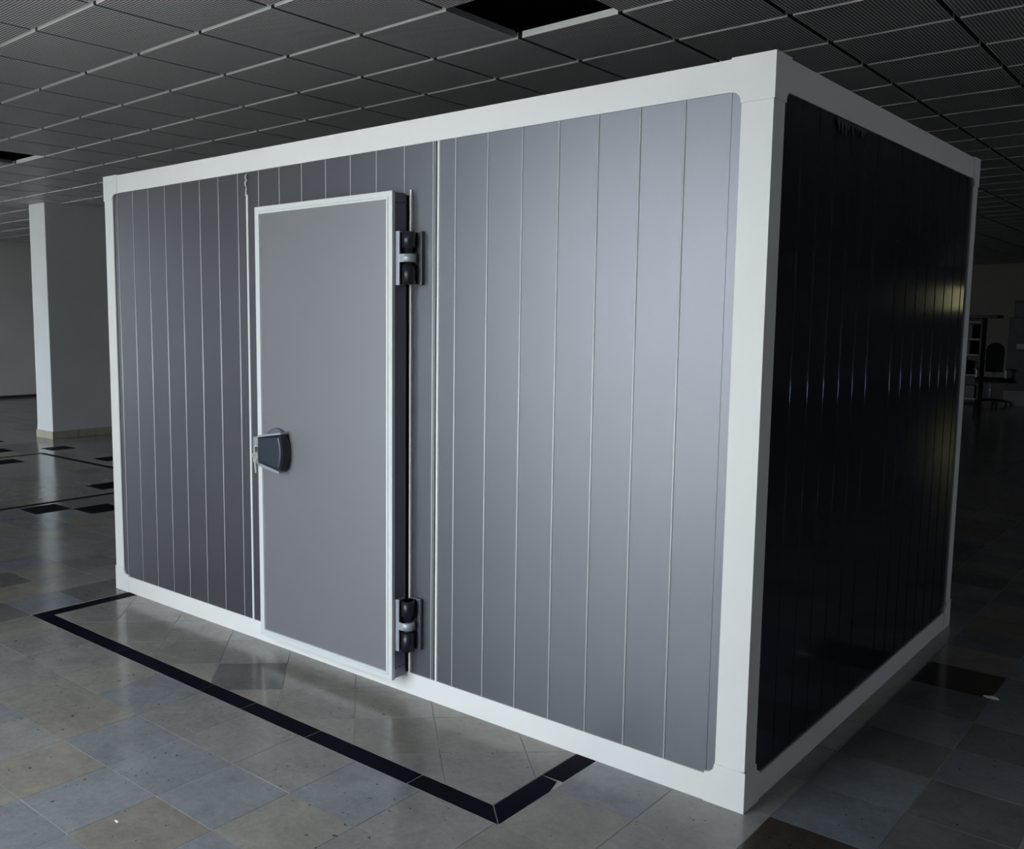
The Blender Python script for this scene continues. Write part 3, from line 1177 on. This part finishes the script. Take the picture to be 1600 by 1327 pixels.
b = MB()
b.box(CX0, CX1, CY0, CY1, 0.0, Z_CEIL + 0.2, bev=0.008)
cpart(b, 'shaft', M['column'])
b = MB()
b.prism([(CX0 - 0.02, 0.11), (CX0 - 0.004, 0.20), (CX0, 0.42), (CX0 + 0.01, 0.11)], CY0 + 0.003, CY1 - 0.003, 'y')
cpart(b, 'plaster_foot', M['column'])
SK = 0.012
b = MB()
b.box(CX0 - 0.02, CX1 + SK, CY0 - SK, CY0 - 0.0005, 0, 0.105, bev=0.003)
cpart(b, 'skirting_tile', M['skirting'])
ys = [CY0, 3.485, 3.74, 4.15, 4.56, CY1]
for k in range(len(ys) - 1):
    b = MB()
    b.box(CX1 + 0.0005, CX1 + SK, ys[k] + (0.004 if k else 0.0), ys[k + 1] - 0.004, 0, 0.105, bev=0.002)
    cpart(b, 'skirting_tile', M['skirting'])
    b = MB()
    b.box(CX0 - 0.02, CX0 - 0.0005, ys[k] + 0.002, ys[k + 1] - 0.002, 0, 0.105, bev=0.002)
    cpart(b, 'skirting_tile', M['skirting'])

# ------------------------------------------------------------------ dark furniture at the far end
FY = 18.0


def thing(name, loc, label, cat, group=None):
    return tag(empty(name, loc), label, cat, group)


def tpart(root, b, name, mt):
    off = root.location
    b.v = [(p[0] - off.x, p[1] - off.y, p[2] - off.z) for p in b.v]
    return b.build(name, mt, root)


sh = thing('shelf_unit', (-3.2, FY + 0.2, 0), 'open shelf unit with pale shelf edges and overhanging dark top', 'shelf')
sx0, sx1 = -3.62, -3.00
for xx in (sx0, sx1 - 0.03):
    b = MB()
    b.box(xx, xx + 0.03, FY, FY + 0.40, 0, 1.64)
    tpart(sh, b, 'side_panel', M['dark_wood'])
b = MB()
b.box(sx0 + 0.03, sx1 - 0.03, FY + 0.385, FY + 0.40, 0.0, 1.64)
tpart(sh, b, 'back_panel', M['dark_wood'])
b = MB()
b.box(sx0 - 0.08, -2.74, FY - 0.06, FY + 0.46, 1.64, 1.70, bev=0.01)
tpart(sh, b, 'top_board', M['dark_wood'])
SHELF_Z = [0.10, 0.56, 0.95, 1.25, 1.58]
for zz in SHELF_Z:
    b = MB()
    b.box(sx0 + 0.03, sx1 - 0.03, FY - 0.01, FY + 0.385, zz - 0.03, zz)
    s_ = tpart(sh, b, 'shelf', M['dark_wood'])
    b = MB()
    b.box(sx0 + 0.03, sx1 - 0.03, FY - 0.016, FY - 0.01, zz - 0.032, zz + 0.002)
    b.v = [(p[0] - sh.location.x, p[1] - sh.location.y, p[2] - sh.location.z) for p in b.v]
    b.build('shelf_edge', M['pale_board'], s_)
for n, (x0, x1, zz, h, lab) in enumerate([(-3.55, -3.17, 1.25, 0.27, 'grey storage box on the top shelf of the open shelf unit'),
                                          (-3.55, -3.20, 0.95, 0.25, 'grey storage box on the middle shelf of the open shelf unit'),
                                          (-3.55, -3.29, 0.56, 0.26, 'narrow grey storage box on the second lowest shelf'),
                                          (-3.55, -3.07, 0.10, 0.24, 'wide grey storage box on the lowest shelf of the shelf unit')]):
    bx = thing('storage_box', ((x0 + x1) / 2, FY + 0.15, zz), lab, 'box', 'boxes on the far shelf unit')
    b = MB()
    b.box(x0, x1, FY + 0.02, FY + 0.32, zz, zz + h - 0.03, bev=0.004)
    tpart(bx, b, 'carton', M['box_grey'])
    b = MB()
    b.box(x0 - 0.006, x1 + 0.006, FY + 0.014, FY + 0.326, zz + h - 0.05, zz + h, bev=0.004)
    tpart(bx, b, 'lid', M['box_grey'])

ch = thing('office_chair', (-2.76, FY - 0.15, 0), 'black office chair with a round-topped backrest beside the shelf unit', 'chair')
b = MB()
ol = [(-2.90, 0.62), (-2.62, 0.62)] + [(-2.76 + 0.15 * math.cos(math.radians(a)), 1.02 + 0.16 * math.sin(math.radians(a))) for a in range(0, 181, 15)]
b.prism(ol, FY - 0.02, FY + 0.04, 'y')
tpart(ch, b, 'backrest', M['black_fabric'])
b = MB()
b.prism(rr(-2.76, FY - 0.22, 0.46, 0.44, 0.08), 0.44, 0.52, 'z')
tpart(ch, b, 'seat', M['black_fabric'])
b = MB()
b.box(-2.79, -2.73, FY - 0.02, FY + 0.0, 0.48, 0.70)
tpart(ch, b, 'back_bracket', M['black_plastic'])
b = MB()
b.cyl((-2.76, FY - 0.2, 0.10), (-2.76, FY - 0.2, 0.45), 0.025, n=12)
tpart(ch, b, 'gas_column', M['zinc'])
for k in range(5):
    a = 2 * math.pi * k / 5 + 0.3
    b = MB()
    e = (-2.76 + 0.27 * math.cos(a), FY - 0.2 + 0.27 * math.sin(a))
    b.cyl((-2.76, FY - 0.2, 0.11), (e[0], e[1], 0.075), 0.024, 0.016, n=8)
    leg = tpart(ch, b, 'leg', M['black_plastic'])
    b = MB()
    b.cyl((e[0] - 0.012, e[1], 0.03), (e[0] + 0.012, e[1], 0.03), 0.03, n=12)
    b.cyl((e[0], e[1], 0.03), (e[0], e[1], 0.08), 0.009, n=8)
    b.v = [(p[0] - ch.location.x, p[1] - ch.location.y, p[2]) for p in b.v]
    b.build('castor', M['black_plastic'], leg)
for s in (-1, 1):
    b = MB()
    b.box(-2.76 + s * 0.24 - 0.02, -2.76 + s * 0.24 + 0.02, FY - 0.34, FY - 0.10, 0.66, 0.69, bev=0.008)
    b.box(-2.76 + s * 0.24 - 0.012, -2.76 + s * 0.24 + 0.012, FY - 0.24, FY - 0.20, 0.48, 0.66)
    b.box(min(-2.76, -2.76 + s * 0.24), max(-2.76, -2.76 + s * 0.24), FY - 0.23, FY - 0.21, 0.43, 0.445)
    tpart(ch, b, 'armrest', M['zinc'])

cb = thing('cabinet', (-2.1, FY + 0.25, 0), 'tall dark cabinet with a pale rail and pale plinth beside the office chair', 'cabinet')
c0, c1 = -2.56, -1.60
b = MB()
b.box(c0, c1, FY, FY + 0.5, 0.28, 1.66, bev=0.006)
tpart(cb, b, 'body', M['dark_wood'])
for n in range(2):
    b = MB()
    x0 = c0 + 0.02 + n * (c1 - c0 - 0.02) / 2
    b.box(x0, x0 + (c1 - c0 - 0.02) / 2 - 0.02, FY - 0.018, FY, 0.30, 1.00)
    d = tpart(cb, b, 'cabinet_door', M['dark_wood'])
    b = MB()
    xh = x0 + ((c1 - c0) / 2 - 0.08 if n == 0 else 0.03)
    b.box(xh, xh + 0.015, FY - 0.035, FY - 0.018, 0.62, 0.76)
    b.v = [(p[0] - cb.location.x, p[1] - cb.location.y, p[2]) for p in b.v]
    b.build('handle', M['zinc'], d)
b = MB()
b.box(c0 + 0.14, c1 - 0.02, FY - 0.012, FY, 1.07, 1.16)
tpart(cb, b, 'rail', M['pale_board'])
b = MB()
b.box(c0 - 0.02, c1, FY + 0.004, FY + 0.48, 0.0, 0.279)
tpart(cb, b, 'plinth', M['box_grey'])
bx = thing('equipment_case', (-2.05, FY + 0.25, 1.66), 'black equipment case standing on top of the tall dark cabinet', 'case')
b = MB()
b.box(-2.50, -1.65, FY + 0.03, FY + 0.45, 1.66, 1.95, bev=0.01)
tpart(bx, b, 'shell', M['dark_wood'])
b = MB()
b.box(-2.51, -1.64, FY + 0.02, FY + 0.46, 1.95, 1.97, bev=0.004)
tpart(bx, b, 'lid', M['dark_wood'])

# ------------------------------------------------------------------ litter
for (x, y, s, lab) in ((0.384, 1.652, 0.034, 'crumpled white paper scrap beside the dark side of the cold room'),
                       (-1.457, -1.41, 0.012, 'tiny white crumb lying on a tan floor tile')):
    rg = random.Random(int(s * 1000))
    bm = bmesh.new()
    bmesh.ops.create_icosphere(bm, subdivisions=2, radius=1.0)
    for v in bm.verts:
        k = rg.uniform(0.55, 1.1)
        v.co = Vector((v.co.x * s * k, v.co.y * s * 0.5 * k, max(v.co.z * s * 0.25 * k, -0.0) + 0.0002))
    me = bpy.data.meshes.new('paper_scrap')
    bm.to_mesh(me)
    bm.free()
    me.materials.append(M['paper'])
    o = put('paper_scrap', me, None, (x, y, 0))
    tag(o, lab, 'litter')
